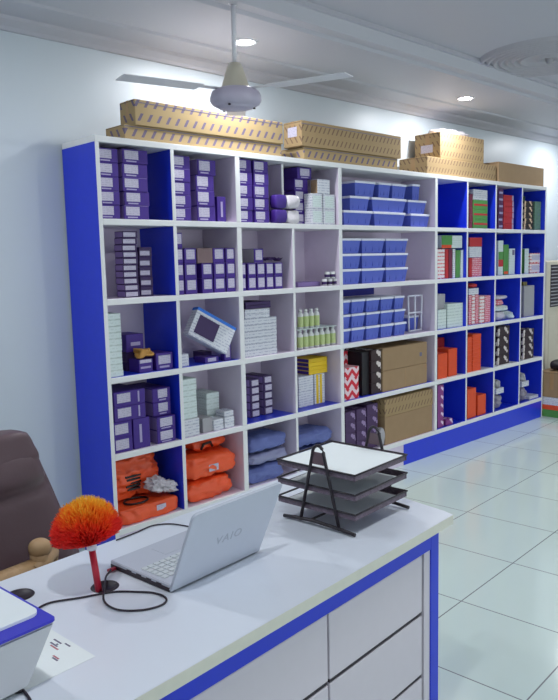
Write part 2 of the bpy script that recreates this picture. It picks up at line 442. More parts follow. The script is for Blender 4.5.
tag(o, 'crumpled gold packet lying on a small purple box in the third row', 'packet')
stack(0, 2, 156.6, 173.5, 1, 352.5, 'purple box', 'with big white label', purple, Y=.03, d=.14, labels=LB(.14, .86, .35, .85))
z = stack(0, 3, 113.5, 133, 2, 421.5, 'wide purple box', 'left pile', purple, labels=LB(.12, .8, .2, .85, False), jit=.001)
zz = stack(0, 3, 133.8, 150.5, 1, z-FZr(3)-.0012, 'upright purple box', 'with white stripe', purple, labels=[(.36, .5, .2, .8, stripm)], jit=0)
stack(0, 3, 114.5, 146, 2, 390.5, 'upper purple box', 'left pile', purple, z0=z+.0006, labels=[(.1, .52, .25, .88, labelm), (.76, .81, .15, .9, stripm)], jit=.001)
z = stack(0, 3, 157.5, 176, 2, 416, 'violet box', 'right pile', purple, Y=.02, labels=LB(.16, .82, .25, .9), side=lilac, jit=.001)
stack(0, 3, 153, 171, 2, 388, 'upper violet box', 'right pile', purple, Y=.05, z0=z+.0006, labels=LB(.3, .82, .3, .92), side=lilac, jit=.001)

def bag(name, c, r, pa, pb, h, m, label, cat, Y=.05, d=.22, z0=None, seed=1, crumple=.009, n=4, rot=0, tilt=0, fs=9):
    zb = FZr(r)+.001 if z0 is None else z0
    xa, xb = sx(pa, Y, zb+h/2), sx(pb, Y, zb+h/2)
    xa = max(xa, CX[c]+TH[c]/2+.008+crumple*.6); xb = min(xb, CX[c+1]-TH[c+1]/2-.008-crumple*.6); d = min(d, DEP-.02-crumple-Y)
    o = MB().pillow(xb-xa, d, h, m, seed, crumple, n, fs=fs, res=18, crease=.9).build(name)
    o.location = ((xa+xb)/2, Y+d/2, zb); o.rotation_euler = (tilt, rot, 0)
    return tag(o, label, cat)
# life-vest like orange bags, bottom row
b1 = bag('folded_orange_bag', 0, 4, 118, 180, .085, orange_p, 'folded orange plastic bag lying on the floor of the bottom left cell', 'bag', Y=.02, d=.22, seed=1, n=9)
MB().box(.04, .10, -.1135, -.111, .035, .065, labelm).build('label', b1)
b2 = bag('stuffed_orange_bag', 0, 4, 106, 157, .225, orange_p, 'stuffed orange bag with dark print at the top of the bottom left cell', 'bag', Y=.14, d=.14, seed=2, z0=FZr(4)+.1, crumple=.012, n=9, fs=14)
b2.location.x += .012
pm = MB()
for k in range(5):
    pm.box(-.045+random.uniform(-.012, .0), .03+random.uniform(0, .02), -.078, -.058, .045+.018*k, .055+.018*k, blackc)
pm.build('dark_print', b2)
o = MB().tube([(math.cos(a)*.07, math.sin(a)*.05, .006) for a in [k*math.pi/8 for k in range(16)]], .006, blackc, 6, True).build('strap_loop')
o.location = (sx(139, .07, .28), .1, FZr(4)+.088); tag(o, 'dark strap loop lying on the folded orange bag, bottom left cell', 'strap')
cw = MB().pillow(.2, .10, .075, clearw, 5, .012, 2.4, fs=22, crease=1.2, res=18).build('clear_plastic_bag'); cw.location = (.318, .072, FZr(4)+.118); cw.rotation_euler = (0, .28, 0)
tag(cw, 'crumpled clear plastic bag on the folded orange bag, bottom left cell', 'plastic bag')

# --- second column
stack(1, 0, 174.5, 191.8, 5, 155.5, 'purple box', 'left stack', purple, labels=LB(.02, .62))
stack(1, 0, 197.2, 215.6, 4, 159.5, 'purple box', 'middle stack', purple, Y=.03, labels=LB(.08, .66), side=lilac, shift={3: .016})
stack(1, 0, 217.6, 226.6, 1, 196.5, 'small violet box', 'standing alone', purple, Y=.04, d=.08, labels=[(.4, .62, .2, .8, stripm)])
cube_l = [(.16, .86, .28, .92, labelm)]
cols_ = [(178, 184.6, 4), (185.4, 197.6, 3), (202.2, 213.4, 2), (214.2, 225.8, 3), (226.6, 238, 3)]
nm = ['far left pile', 'second pile', 'middle pile', 'fourth pile', 'right pile']
for (a, b, n), w_ in zip(cols_, nm):
    zt = stack(1, 1, a, b, n, .084*n, 'small purple cube box', w_, purple, Y=.02, d=.16, labels=cube_l, jit=.0015)
    if n == 2: stack(1, 1, a-5, b-.6, 1, .084, 'plain brown box', 'on middle pile', mat('brown_card', (130, 108, 110), .6, .3), Y=.02, d=.16, z0=zt+.0006, jit=0)
# tilted big box
stack(1, 2, 203, 212, 1, .05, 'dark violet box', 'under tilted carton', dpurple, Y=.14, d=.1)
stack(1, 2, 224.5, 231.5, 1, .10, 'upright purple box', 'right of tilted carton', purple, Y=.02, d=.04, labels=[(.2, .8, .2, .8, labelm)])
stack(1, 2, 182, 189.5, 1, .07, 'small pale box', 'left of tilted carton', whitec, Y=.03, d=.1)
stack(1, 2, 205, 219, 1, .035, 'flat purple box', 'under tilted carton', purple, Y=.03, d=.1, labels=[(.2, .8, .2, .8, labelm)])
tb = MB(); tb.box(-.138, .138, -.065, 0, -.085, .085, whitec, .002)
to = tb.build('appliance_carton'); to.location = ((.716), .10, FZr(2)+.175)
to.rotation_euler = (math.radians(-8), math.radians(30), math.radians(-12))
tag(to, 'big white carton with blue edge tipped at an angle, second cell of third row', 'box')
MB().box(-.1385, .1385, -.0655, .0005, .068, .0855, mat('bright_blue', (50, 120, 220), .5, .4)).build('blue_edge', to)
MB().box(-.11, .03, -.0662, -.0652, -.06, .05, dpurple).build('picture_panel', to)
stack(1, 3, 183.4, 199.8, 3, .10, 'wide white box', 'lower left stack', whitec, Y=.02, d=.2, jit=.001)
stack(1, 3, 183.4, 197.5, 7, 379, 'thin white box', 'upper left stack', palec, Y=.03, d=.18, z0=LASTTOP['z']+.0008, jit=.002)
z = stack(1, 3, 213.7, 223.7, 2, .065, 'small white box', 'middle pile', whitec, Y=.02, d=.1, jit=.001)
stack(1, 3, 203, 213, 1, .085, 'brownish box', 'between white piles', grey, Y=.03, d=.1)
z2 = stack(1, 3, 224.5, 234.5, 2, .065, 'small white box', 'right pile', whitec, Y=.02, d=.1, jit=.001)
stack(1, 3, 224.0, 233.5, 1, .035, 'lone white box', 'on right pile', whitec, Y=.03, d=.08, z0=z2+.001, jit=0)
stack(1, 3, 207.2, 220, 6, 392.5, 'flat white box', 'back stack', palec, Y=.14, d=.16, jit=.001)
b3 = bag('folded_orange_bag', 1, 4, 188, 236, .115, orange_p, 'lower orange bag folded flat on the floor, second cell of bottom row', 'bag', Y=.03, d=.24, seed=4, n=5)
b4 = bag('stuffed_orange_bag', 1, 4, 186.5, 240.5, .14, orange_p, 'upper orange bag with white label, second cell of bottom row', 'bag', Y=.02, d=.25, z0=FZr(4)+.126, seed=8, n=4)
MB().box(-.04, .03, -.129, -.127, .045, .085, labelm).build('label', b4)
b5 = bag('small_orange_pouch', 1, 4, 194, 231, .07, orange_p, 'orange pouch with dark handle topping the orange bags, bottom row', 'bag', Y=.1, d=.16, z0=FZr(4)+.274, seed=6, n=3)
MB().tube([(-.09, -.082, .012), (-.08, -.092, .045), (-.03, -.096, .05), (-.01, -.085, .02)], .008, blackc, 6).build('dark_handle', b5)

# --- third column
stack(2, 0, 240, 253.2, 5, 158.5, 'purple box', 'left stack', purple, labels=LB(.02, .6))
stack(2, 0, 254.8, 269.6, 5, 160.5, 'purple box', 'right stack', purple, labels=LB(.06, .68))
for k, (lab, z) in enumerate((('lower clear-wrapped pack of purple and white rolls, top row', .0), ('upper clear-wrapped pack of purple and white rolls, top row', .089))):
    zb = FZr(0)+.002+z
    xa, xb = sx(273, .03, zb+.04), sx(302, -.005, zb+.04)
    e = empty('wrapped_roll_pack', ((xa+xb)/2, .036, zb), 0); w_ = xb-xa
    tag(e, lab, 'pack', 'clear-wrapped packs of rolls')
    MB().pillow(w_*.46, .072, .082, purple, 3+k, .003, 5, c=(-w_*.27, 0, 0)).build('purple_roll', e)
    MB().pillow(w_*.54, .07, .084, clearw, 13+k, .006, 4, c=(w_*.22, -.001, 0)).build('wrapped_end', e)
bl = [(.12, .88, .2, .9, labelm)]
for a, b, n, w_ in ((240, 246.3, 2, 'far left pile'), (248.2, 256.6, 2, 'second pile'), (257.4, 265.6, 2, 'third pile'), (266.3, 274, 2, 'fourth pile'), (274.8, 283, 2, 'right pile')):
    zt = stack(2, 1, a, b, n, .081*n, 'small violet cube', w_, purple, Y=.03, d=.16, labels=bl, jit=.001)
stack(2, 1, 254, 263.5, 1, .085, 'purple cube box', 'topmost', purple, Y=.03, d=.16, z0=zt+.001, labels=[(.15, .85, .2, .9, labelm)], side=grey, jit=0)
fl = MB()
pts = [(-.08+.16*i/7, .05*j/3, .012*math.sin(i*1.9+j*2.1)+.018) for j in range(4) for i in range(8)]
vs = [fl.bm.verts.new(p) for p in pts]
fl.mi(dpurple)
for j in range(3):
    for i in range(7): fl.bm.faces.new((vs[j*8+i], vs[j*8+i+1], vs[(j+1)*8+i+1], vs[(j+1)*8+i]))
fo = fl.build('crumpled_leaflet'); md = fo.modifiers.new('s', 'SOLIDIFY'); md.thickness = .002; md.offset = 0
fo.location = (sx(275, .05, 1.5), .06, zt+.003); tag(fo, 'crumpled dark leaflet lying on small purple boxes, third cell of second row', 'leaflet')
z = stack(2, 2, 245, 277.4, 6, 317.8, 'printed white box', 'wide stack', whitec, Y=.03, d=.24, jit=.001)
z = stack(2, 2, 245, 270, 2, .055, 'narrower printed white box', 'stack top', whitec, Y=.03, d=.24, z0=z+.0006, jit=.001)
stack(2, 2, 245.5, 270.8, 2, .042, 'flat dark box', 'topmost', dpurple, Y=.05, d=.2, z0=z+.0006, jit=.001)
stack(2, 3, 250.6, 260, 5, 379, 'dark box with pale label', 'left stack', dpurple, Y=.12, d=.18, labels=[(.2, .92, .12, .85, labelm)], side=lilac, jit=.001)
stack(2, 3, 263.8, 273, 5, 375.5, 'dark box with pale label', 'right stack', dpurple, Y=.12, d=.18, labels=[(.2, .92, .12, .85, labelm)], side=lilac, jit=.002)
bag('folded_garment_bag', 2, 4, 249, 286, .1, denim, 'lowest blue garment pack, third cell of bottom row beside orange bags', 'garment pack', Y=.03, d=.25, seed=21, n=5)
bag('folded_garment_bag', 2, 4, 252, 291, .07, denim2, 'middle greyish garment pack, third cell of bottom row', 'garment pack', Y=.04, d=.24, z0=FZr(4)+.112, seed=22, n=5)
bag('folded_garment_bag', 2, 4, 250, 290, .09, denim, 'topmost blue garment pack, third cell of bottom row', 'garment pack', Y=.03, d=.25, z0=FZr(4)+.198, seed=23, n=4, crumple=.012)

# --- fourth column
stack(3, 0, 295.4, 309, 4, 179, 'purple box', 'leaning stack', purple, Y=.09, d=.2, labels=LB(.06, .6), shift={0: .0})
stack(3, 0, 297, 311.5, 1, .075, 'purple box', 'on top of stack', purple, Y=.09, d=.2, z0=LASTTOP['z']+.0008, labels=LB(.2, .85))
z1 = stack(3, 0, 311.8, 323, 2, 193.5, 'white cube box', 'left pair', whitec, Y=.02, d=.066, jit=.001, labels=[(.12, .88, .12, .88, palec)])
stack(3, 0, 323.8, 335.2, 2, z1-FZr(0)-.0012, 'white cube box', 'right pair', whitec, Y=.02, d=.066, jit=.001, labels=[(.12, .88, .12, .88, palec)])
stack(3, 0, 317.6, 330, 1, .092, 'white cube box', 'topmost', whitec, Y=.02, d=.066, z0=z1+.0006, side=kraft, jit=0)
stack(3, 1, 298, 320.5, 1, .03, 'flat lavender box', 'at left', lilac, Y=.08, d=.15)
sh = MB().box(-.075, .075, -.001, .001, 0, .28, shelf_w).build('pale_back_sheet'); sh.location = (CX[3]+.09, DEP-.016, FZr(1)+.003); sh.rotation_euler = (math.radians(-1), 0, 0)  # sheet added to give the paler rectangle on the back panel
tag(sh, 'white sheet added for a paler patch of the back, fourth cell of second row', 'card')
for i, (px, k) in enumerate(((324.5, 0), (329.8, 0), (335.0, 0), (327.2, 1), (332.5, 1))):
    zb = FZr(1)+.002+k*.047
    e = MB().lathe([(0, 0), (.018, 0), (.018, .04), (.014, .044), (0, .045)], capw, 18).build('small_white_roll'); e.location = (sx(px, .045, zb), .045, zb)
    MB().lathe([(.0182, .008), (.0184, .009), (.0184, .026), (.0182, .027)], dpurple, 18).build('label_band', e)
    tag(e, 'small white roll with dark band, %s' % (['lower left', 'lower middle', 'lower right', 'upper left', 'upper right'][i])+' of five, second row', 'roll', 'small white rolls in the second row')
def bottle(px, c, r, z, Y, h, R_, lab, grp):
    e = MB().lathe([(0, 0), (R_, 0), (R_, h*.72), (R_*.55, h*.84), (R_*.5, h*.85), (0, h*.85)], capw, 18).build('labelled_bottle')
    e.location = (sx(px, Y, z), Y, z)
    MB().lathe([(R_+.0002, h*.1), (R_+.0006, h*.11), (R_+.0006, h*.62), (R_+.0002, h*.63)], capg, 18).build('label', e)
    MB().lathe([(0, h*1.0), (R_*.6, h), (R_*.62, h*.86), (0, h*.851)], capw, 14).build('cap', e)
    tag(e, lab, 'bottle', grp)
Bz = FZr(2)+.002
for k in range(7):
    bottle(300+5.45*k, 3, 2, Bz, .05, .125, .0205, 'small bottle with yellow-green label, %s from left in the lower tier, third row' % (['first', 'second', 'third', 'fourth', 'fifth', 'sixth', 'seventh'][k]), 'bottles with yellow-green labels')
tr = MB().box(sx(297.5, .02, Bz), sx(337, .02, Bz), .02, .2, Bz+.1265, Bz+.130, palec).build('card_tray'); tag(tr, 'thin pale card tray lying on the lower tier of bottles', 'tray')
for k in range(4):
    bottle(300.5+5.4*k, 3, 2, Bz+.1315, .05, .125, .019, 'small bottle with yellow-green label, %s from left in the upper tier, third row' % (['first', 'second', 'third', 'fourth'][k]), 'bottles with yellow-green labels')
zz = stack(3, 3, 299, 313.7, 2, 376, 'white patterned box', 'stack', whitec, Y=.1, d=.16, jit=.001)
zy = stack(3, 3, 314.8, 325.2, 1, zz-FZr(3)-.0012, 'yellow and white upright box', 'beside white boxes', whitec, Y=.1, d=.12, labels=[(.15, .38, .02, .98, yellow), (.5, .72, .02, .98, yellow)])
stack(3, 3, 309, 327.5, 4, .108, 'thin yellow box', 'pile on white boxes', yellow, Y=.1, d=.15, z0=zz+.001, jit=.001, side=purple)
bag('folded_garment_bag', 3, 4, 298, 345, .12, denim, 'lower blue garment pack, fourth cell of bottom row behind tray', 'garment pack', Y=.04, d=.25, seed=31, n=5)
bag('folded_garment_bag', 3, 4, 297, 340, .10, denim, 'upper blue garment pack, fourth cell of bottom row behind tray', 'garment pack', Y=.04, d=.25, z0=FZr(4)+.138, seed=32, n=4)

# --- wide column : blue bins with pale lids
def tub(name, w, d, h, rot=0):
    b = MB(); t = .003
    bot = [(-w/2*.88, -d/2*.9), (w/2*.88, -d/2*.9), (w/2*.88, d/2*.9), (-w/2*.88, d/2*.9)]
    top = [(-w/2, -d/2), (w/2, -d/2), (w/2, d/2), (-w/2, d/2)]
    i = b.mi(binblue)
    V = lambda L, z: [b.bm.verts.new((x, y, z)) for x, y in L]
    B0, T0 = V(bot, 0), V(top, h-.008); B1 = V([(x*.96, y*.96) for x, y in bot], t); T1 = V([(x*.96, y*.96) for x, y in top], h-.008)
    b.bm.faces.new(B0[::-1]); b.bm.faces.new(B1)
    for k in range(4):
        j = (k+1) % 4
        b.bm.faces.new((B0[k], B0[j], T0[j], T0[k])); b.bm.faces.new((B1[j], B1[k], T1[k], T1[j])); b.bm.faces.new((T0[k], T0[j], T1[j], T1[k]))
    o = b.build(name)
    l = MB(); l.box(-w/2-.004, w/2+.004, -d/2-.004, d/2+.004, h-.016, h-.0006, lidw, .002); l.box(-w/2+.02, w/2-.02, -d/2+.02, d/2-.02, h-.0008, h-.0004, lidw); l.build('lid', o)
    b = MB()
    for k in (-.3, 0, .3): b.box(w*k-.002, w*k+.002, -d/2*.955, -d/2*.90, h*.15, h-.014, binblue)
    b.build('rib', o)
    return o
def bins(r, tiers, desc, Y=.02, d=.24):
    for ti, (items, h, z) in enumerate(tiers):
        zb = FZr(r)+.0015+z
        for k, it in enumerate(items):
            pa, pb = it[:2]; yo = it[2] if len(it) > 2 else 0; rt = it[3] if len(it) > 3 else 0
            Yc = Y+yo
            xa, xb = sx(pa, Yc, zb+h*.8), sx(pb, Yc, zb+h*.8)
            xb = min(xb, CX[5]-.024); xa = max(xa, CX[4]+.024); dd = min(d, DEP-.02-Yc)
            w_ = (xb-xa)-.012
            o = tub('storage_bin', w_, dd-.01, h-.001)
            o.location = ((xa+xb)/2, Yc+dd/2, zb); o.rotation_euler.z = rt
            n_ = len(items); pos = ['leftmost', 'second', 'third', 'fourth', 'fifth'][k] if k < n_-1 or n_ == 1 else 'rightmost'
            tn = ['lower', 'middle', 'upper'][ti]
            tag(o, '%s, %s in the %s tier, wide cell of %s' % (desc, pos, tn, ROW[r]), 'storage bin', 'blue lidded bins in the %s' % ROW[r])
bins(0, [([(343.5, 373), (374, 406), (411, 431, .02)], .10, 0), ([(350, 370, .02), (372, 407, .02), (408, 427, .03)], .10, .1005), ([(355, 376, .02), (379, 391.5, .01), (392.5, 407, .01)], .105, .201)], 'blue plastic bin with pale lid')
st = tub('storage_bin', .09, .1, .12); st.location = (sx(416, .08, 2), .13, FZr(0)+.204); tag(st, 'narrow blue bin standing at the right end of the top tier', 'storage bin')
bins(1, [([(342.5, 361.5), (362, 385.3), (386, 408.5)], .104, 0), ([(342.5, 361.5), (362, 385.3), (386, 408.5)], .104, .1045), ([(342.5, 361.5), (362, 385.3), (386, 408.5)], .104, .209)], 'blue ribbed bin with white rim')
c5 = [(343.5, 351), (351.8, 365.8), (366.6, 380.4), (381.2, 394)]
bins(2, [(c5+[(395, 407)], .098, 0), (c5+[(395, 406)], .098, .0985), (c5+[(395, 405)], .098, .197)], 'small blue bin')
wf = MB()
for (a, b_) in (((-.08, 0), (.08, 0)), ((.08, 0), (.09, .27)), ((.09, .27), (-.09, .27)), ((-.09, .27), (-.08, 0)), ((-.085, .14), (.085, .14)), ((0, 0), (0, .27))):
    wf.tube([(a[0], 0, a[1]), (b_[0], 0, b_[1])], .007, lidw, 6)
wo = wf.build('white_wire_frame'); wo.location = (sx(415, .1, 1.15), .1, FZr(2)+.01); tag(wo, 'white wire frame leaning at the right end of the small blue bins', 'frame')
bn = tub('storage_bin', .14, .12, .12); bn.location = (CX[5]-.11, .2, FZr(2)+.0015); tag(bn, 'lone small blue bin behind the white wire frame, third row', 'storage bin')

stack(4, 3, 345.5, 359.5, 3, 367, 'red and white zigzag box', 'stack', chev, Y=.03, d=.12, jit=.004)
stack(4, 3, 344.5, 348.6, 1, 351, 'red zigzag box', 'standing at back', chev, Y=.17, d=.1)
stack(4, 3, 362, 369.5, 1, 352, 'tall black box', 'behind printed boxes', blackc, Y=.05, d=.2)
stack(4, 3, 371.5, 381.3, 4, 350, 'black box with pale print', 'stack', brownblob, Y=.03, d=.25, jit=.001)
def carton(name, x0, x1, y0, y1, z0, h, m, label, tape_on=True, lid=None, flap=True):
    e = empty(name, ((x0+x1)/2, y0, z0)); tag(e, label, 'carton'); w = x1-x0; d = y1-y0
    MB().box(-w/2, w/2, 0, d, 0, h if not lid else h*lid, m, .003).build('body', e)
    if lid: MB().box(-w/2-.003, w/2+.003, -.003, d+.003, h*lid+.0005, h, kraft_p2, .003).build('lid', e)
    if tape_on:
        b = MB(); b.box(-w/2-.0006, -w/2, d*.42, d*.58, h*.3, h-.001, tape); b.box(-w/2, w/2, d*.42, d*.58, h, h+.0006, tape); b.build('tape', e)
    if 'long' in name: MB().box(-w/2+.002, w/2-.002, -.0012, -.0004, h*.86, h*.86+.004, ink).build('edge_strip', e)
    if flap:
        MB().box(-w/2-.0008, -w/2, .004, d-.004, h*.94-.001, h*.94+.001, dark).build('flap_edge', e)
    return e
xa, xb = sx(382.8, .02, .8), min(sx(427, .02, .8), CX[5]-.02)
o = carton('cardboard_carton', xa, xb, .02, .3, FZr(3)+.0015, .155, kraft, 'lower brown carton of two in wide cell of fourth row', False)
MB().box(-.005, .0, -.0006, 0, .01, .15, tape).build('seam_tape', o)
o = carton('cardboard_carton', xa, xb, .02, .3, FZr(3)+.158, .165, kraft, 'upper brown carton of two in wide cell of fourth row', False)
MB().box(.18, .21, -.0006, 0, .06, .09, ink).build('print', o)
xa, xb = sx(385, .02, .4), CX[5]-.02
carton('cardboard_carton', xa, xb, .02, .3, FZr(4)+.0015, .34, kraft, 'big brown carton with zigzag-printed lid band in the bottom row', False, lid=.62)
for k, (a, b) in enumerate(((346, 356), (356.8, 366.6), (367.4, 378))):
    stack(4, 4, a, b, 4, .31 if k < 2 else .325, 'dark violet patterned box', ['left stack', 'middle stack', 'right stack'][k], purpblob, Y=.05, d=.2, jit=.001)
g = MB().pillow(.09, .1, .14, grey, 9, .006, 3).build('grey_pouch'); g.location = (sx(382.5, .04, .4), .06, FZr(4)+.001); g.scale = (.7, .7, 1); g.location.x = sx(385, .02, .4)-.038; g.location.y = .04; tag(g, 'grey plastic pouch standing between violet boxes and big carton', 'pouch')

# --- right columns
z = stack(6, 0, 473.5, 487.6, 3, .235, 'green box with red line', 'stack', green, Y=.03, d=.2, labels=[(.02, .98, .4, .6, red)], jit=.001)
stack(6, 0, 473.5, 487.6, 1, .085, 'white box', 'on green boxes', whitec, Y=.03, d=.2, z0=z+.0006)
stack(6, 0, 469.4, 472.8, 5, .28, 'slim dark red box', 'left stack', mat('dark_red', (120, 44, 70), .5, .4), Y=.03, d=.2)
stack(7, 0, 504, 514, 6, 195, 'red box', 'stack', red, Y=.04, d=.2, labels=[(.84, .99, .05, .95, stripm)], jit=.006)
stack(7, 0, 498.6, 503.2, 6, 189, 'dark plum box', 'left stack', mat('plum', (96, 50, 96), .5, .4), Y=.04, d=.2, labels=[(.1, .9, .3, .6, stripm)])
stack(8, 0, 524.8, 533.4, 5, 201, 'black and beige box', 'stack', beigeblob, Y=.04, d=.14, jit=.005)
stack(8, 0, 534.6, 542.3, 5, 201.5, 'green grey box', 'right stack', dgreen, Y=.04, d=.14, jit=.002)
stack(8, 0, 524, 531, 4, .33, 'mossy green box', 'back stack', dgreen, Y=.2, d=.11, jit=.002)

for k, (a, b, m_, nm_, top) in enumerate(((437.5, 444.8, redw, 'red and white', .235), (445.3, 448.6, red, 'thin red', .235), (449.1, 452.3, mat('dark_red', (120, 44, 70)), 'dark red', .235), (452.8, 455.4, whitec, 'thin white', .235), (456.0, 460.2, green, 'green', .225), (460.8, 464.9, palec, 'white', .225))):
    z = stack(5, 1, a, b, 1, top, nm_+' upright box', 'in the row', m_, Y=.03, d=.18, jit=0)
hx = MB(); w_ = .30; hx.box(-w_/2, w_/2, 0, .18, 0, .10, palec, .003); ho = hx.build('product_box')
MB().box(-w_/2, 0, -.001, 0, .025, .099, green).build('green_panel', ho); MB().box(-w_/2, -.01, -.0012, 0, .001, .025, orange).build('orange_band', ho)
ho.location = (sx(452, .03, 1.5), .03, FZr(1)+.2375+.004); tag(ho, 'green and white box laid across upright boxes, sixth cell', 'box')
stack(6, 1, 472.5, 482, 2, .16, 'pink and white box', 'stack', pink, Y=.04, d=.2)
z = LASTTOP['z']
stack(6, 1, 469.3, 472.0, 1, z-FZr(1)-.0012, 'slim red box', 'at left', red, Y=.04, d=.2, jit=0)
z = stack(6, 1, 469.5, 481.8, 1, .09, 'white box', 'between red and pink', whitec, Y=.04, d=.2, z0=z+.001, jit=0)
stack(6, 1, 469.8, 482.2, 1, .075, 'red box', 'topmost', red, Y=.04, d=.2, z0=z+.001, jit=0)
stack(7, 1, 498.2, 503.2, 1, 240.5, 'white box with green and red', 'at left', palec, Y=.04, d=.2, labels=[(.03, .97, .45, .68, green), (.03, .97, .25, .45, red)])
stack(7, 1, 503.7, 508.8, 1, 244.5, 'green upright box', 'in middle', green, Y=.04, d=.2, labels=[(.1, .9, .03, .12, orange)])
stack(7, 1, 509.5, 515.2, 1, 248.5, 'white upright box', 'at right', palec, Y=.04, d=.18, labels=[(.5, .9, .75, .95, ink)])
stack(8, 1, 524.8, 528.8, 1, 248.5, 'white upright box', 'at left', palec, Y=.04, d=.18, side=green)
stack(8, 1, 530, 544, 2, 253, 'red box with white label', 'pair', redw, Y=.04, d=.18, labels=[(.15, .95, .3, .8, labelm)])
z = stack(5, 2, 438, 446.3, 1, 309.5, 'mint white box', 'at left', greenw, Y=.03, d=.2)
stack(5, 2, 437.5, 445.4, 1, .12, 'grey box', 'on mint box', grey, Y=.06, d=.15, z0=z+.001)
stack(5, 2, 447.3, 464.8, 2, .195, 'wide mint white box', 'pair', greenw, Y=.03, d=.2, jit=.002)
for k, (a, b, t_) in enumerate(((468.8, 471.7, .25), (472.1, 475, .25), (475.4, 478.6, .25), (479.6, 484.4, .235), (484.9, 490.4, .235))):
    stack(6, 2, a, b, 1, t_, 'red-white upright box', ['first from left', 'second from left', 'third from left', 'fourth from left', 'rightmost'][k], redw if k % 2 else pink, Y=.03, d=.2, jit=0)
z = FZr(2)+.0012+.25
z = stack(6, 2, 468.8, 478.8, 1, .055, 'white box', 'lying on upright boxes', whitec, Y=.03, d=.18, z0=z+.001, jit=0)
o = MB().pillow(.12, .1, .035, red, 44, .006, 3, res=7).build('red_packet'); o.location = (sx(474, .06, 1.3), .1, z+.001); tag(o, 'crumpled red packet topping the red-white boxes', 'packet')
for k, (a, b, z_, h_, m_, nm_, lb) in enumerate(((497.3, 506, 0, .075, clearw, 'plastic_bag', 'lowest pinkish bag in pile'), (497.2, 509.4, .078, .05, greenw, 'plastic_bag', 'pale bag second in pile'), (497.4, 505, .131, .05, pink, 'plastic_bag', 'pink bag third in pile'), (497.3, 508.4, .184, .035, clearw, 'plastic_bag', 'small clear bag topping the pile'))):
    bag(nm_, 7, 2, a, b, h_, m_, lb+', eighth cell of third row', 'plastic bag', Y=.05, d=.14, z0=FZr(2)+.001+z_, seed=50+k, n=4, crumple=.005)
bag('plastic_bag', 7, 2, 509, 520, .06, greenw, 'white crumpled bag right of the pile, eighth cell of third row', 'plastic bag', Y=.03, d=.12, seed=60, n=3)
z = stack(8, 2, 523.8, 534, 1, 285.5, 'tall grey box', 'standing', grey, Y=.04, d=.2)
stack(8, 2, 523.6, 527.5, 1, .035, 'small olive box', 'on grey box', mat('olive', (120, 110, 60), .5), Y=.06, d=.1, z0=z+.001)
stack(5, 3, 438, 447.4, 2, 353.5, 'red box', 'left pair', orange, Y=.03, d=.14, jit=.001)
stack(5, 3, 448.7, 457.4, 1, 348.5, 'tall red box', 'right', orange, Y=.04, d=.14)
stack(5, 3, 437.5, 444.5, 1, .3, 'dark red box', 'at back', mat('deep_red', (170, 40, 40), .5), Y=.19, d=.12)
stack(6, 3, 467.5, 472, 8, 337, 'thin orange box', 'left stack', orange, Y=.03, d=.2, jit=.001)
stack(6, 3, 472.6, 481, 10, 334, 'thin orange box', 'right stack', orange, Y=.03, d=.2, jit=.001)
stack(7, 3, 498, 509.4, 4, 326, 'black dotted box', 'stack', brownblob, Y=.04, d=.2, jit=.003)
stack(8, 3, 523.4, 533.8, 4, 329, 'black dotted box', 'stack', brownblob, Y=.03, d=.2, jit=.006)
stack(5, 4, 438, 443.8, 5, 385, 'purple and white box', 'stack', purpw, Y=.03, d=.12, jit=.002)
stack(5, 4, 446, 453, 1, .05, 'small purple box', 'right of stack', purpw, Y=.03, d=.08)
stack(6, 4, 467.6, 476.3, 1, 388.5, 'tall orange box', 'at left', orange, Y=.03, d=.16)
stack(6, 4, 477.8, 486, 1, 394.5, 'shorter orange box', 'at right', orange, Y=.03, d=.16)
#stack(6, 4, 486.8, 488.3, 1, .16, 'slim grey box', 'beside orange boxes', grey, Y=.06, d=.1, jit=0)
for c, pa, pb, nmx in ((7, 497, 503.5, 'eighth'), (8, 522.6, 528.4, 'ninth')):
    bag('grey_bag', c, 4, pa, pb, .13, mat('grey_plastic', (150, 144, 156), .45, .5, bump=.5), 'grey bag at the bottom, %s cell of bottom row' % nmx, 'bag', Y=.03, d=.12, seed=70+c, n=3)
    z = stack(c, 4, pa-.5, pb+.7, 1, .05, 'flat white box', 'on grey bag', whitec, Y=.03, d=.12, z0=FZr(4)+.142)
    bag('grey_bag', c, 4, pa+.2, pb-1, .07, grey, 'small grey bag on the white box, %s cell of bottom row' % nmx, 'bag', Y=.04, d=.1, z0=z+.002, seed=80+c, n=3)
stack(8, 4, 529.5, 541, 1, .03, 'flat white box', 'lying at right', whitec, Y=.03, d=.15)

# ------------------------------------------------------------------ cartons on top of the unit
ZT = ztop+.001
def at_x(px, z=2.3): return sx(px, .04, z)
xa, xb = at_x(134), at_x(282)
c1 = carton('long_cardboard_carton', xa-.06, xb-.005, .04, .22, ZT, .078, kraft_p, 'lower of two long printed cartons at left end above the shelves', False)
c2 = carton('long_cardboard_carton', xa, xb, .03, .17, ZT+.0795, .128, kraft_p, 'upper of two long printed cartons at left end above the shelves')
xa2, xb2 = at_x(300.5), at_x(400)
c3 = carton('long_cardboard_carton', xa2+.03, xb2-.03, .04, .27, ZT, .085, kraft_p, 'lower of two cartons right of the fan above the shelves', False)
c4 = carton('long_cardboard_carton', xa2, xb2, .03, .19, ZT+.0865, .155, kraft_p2, 'upper of two cartons right of the fan with white end label')
w_ = (xb2-xa2); MB().box(-w_/2-.0016, -w_/2-.0008, .04, .12, .06, .12, labelm).build('label', c4)
xa3, xb3 = at_x(427), at_x(496)
c5_ = carton('cardboard_carton', xa3, xb3, .04, .3, ZT, .135, kraft_p2, 'wide carton under the square carton at the right end')
xa4, xb4 = at_x(441.5, 2.45), at_x(485, 2.45)
c6_ = carton('cardboard_carton', xa4, xb4, .05, .29, ZT+.137, .20, kraft_p2, 'square carton with crumpled plastic on top, above another carton')
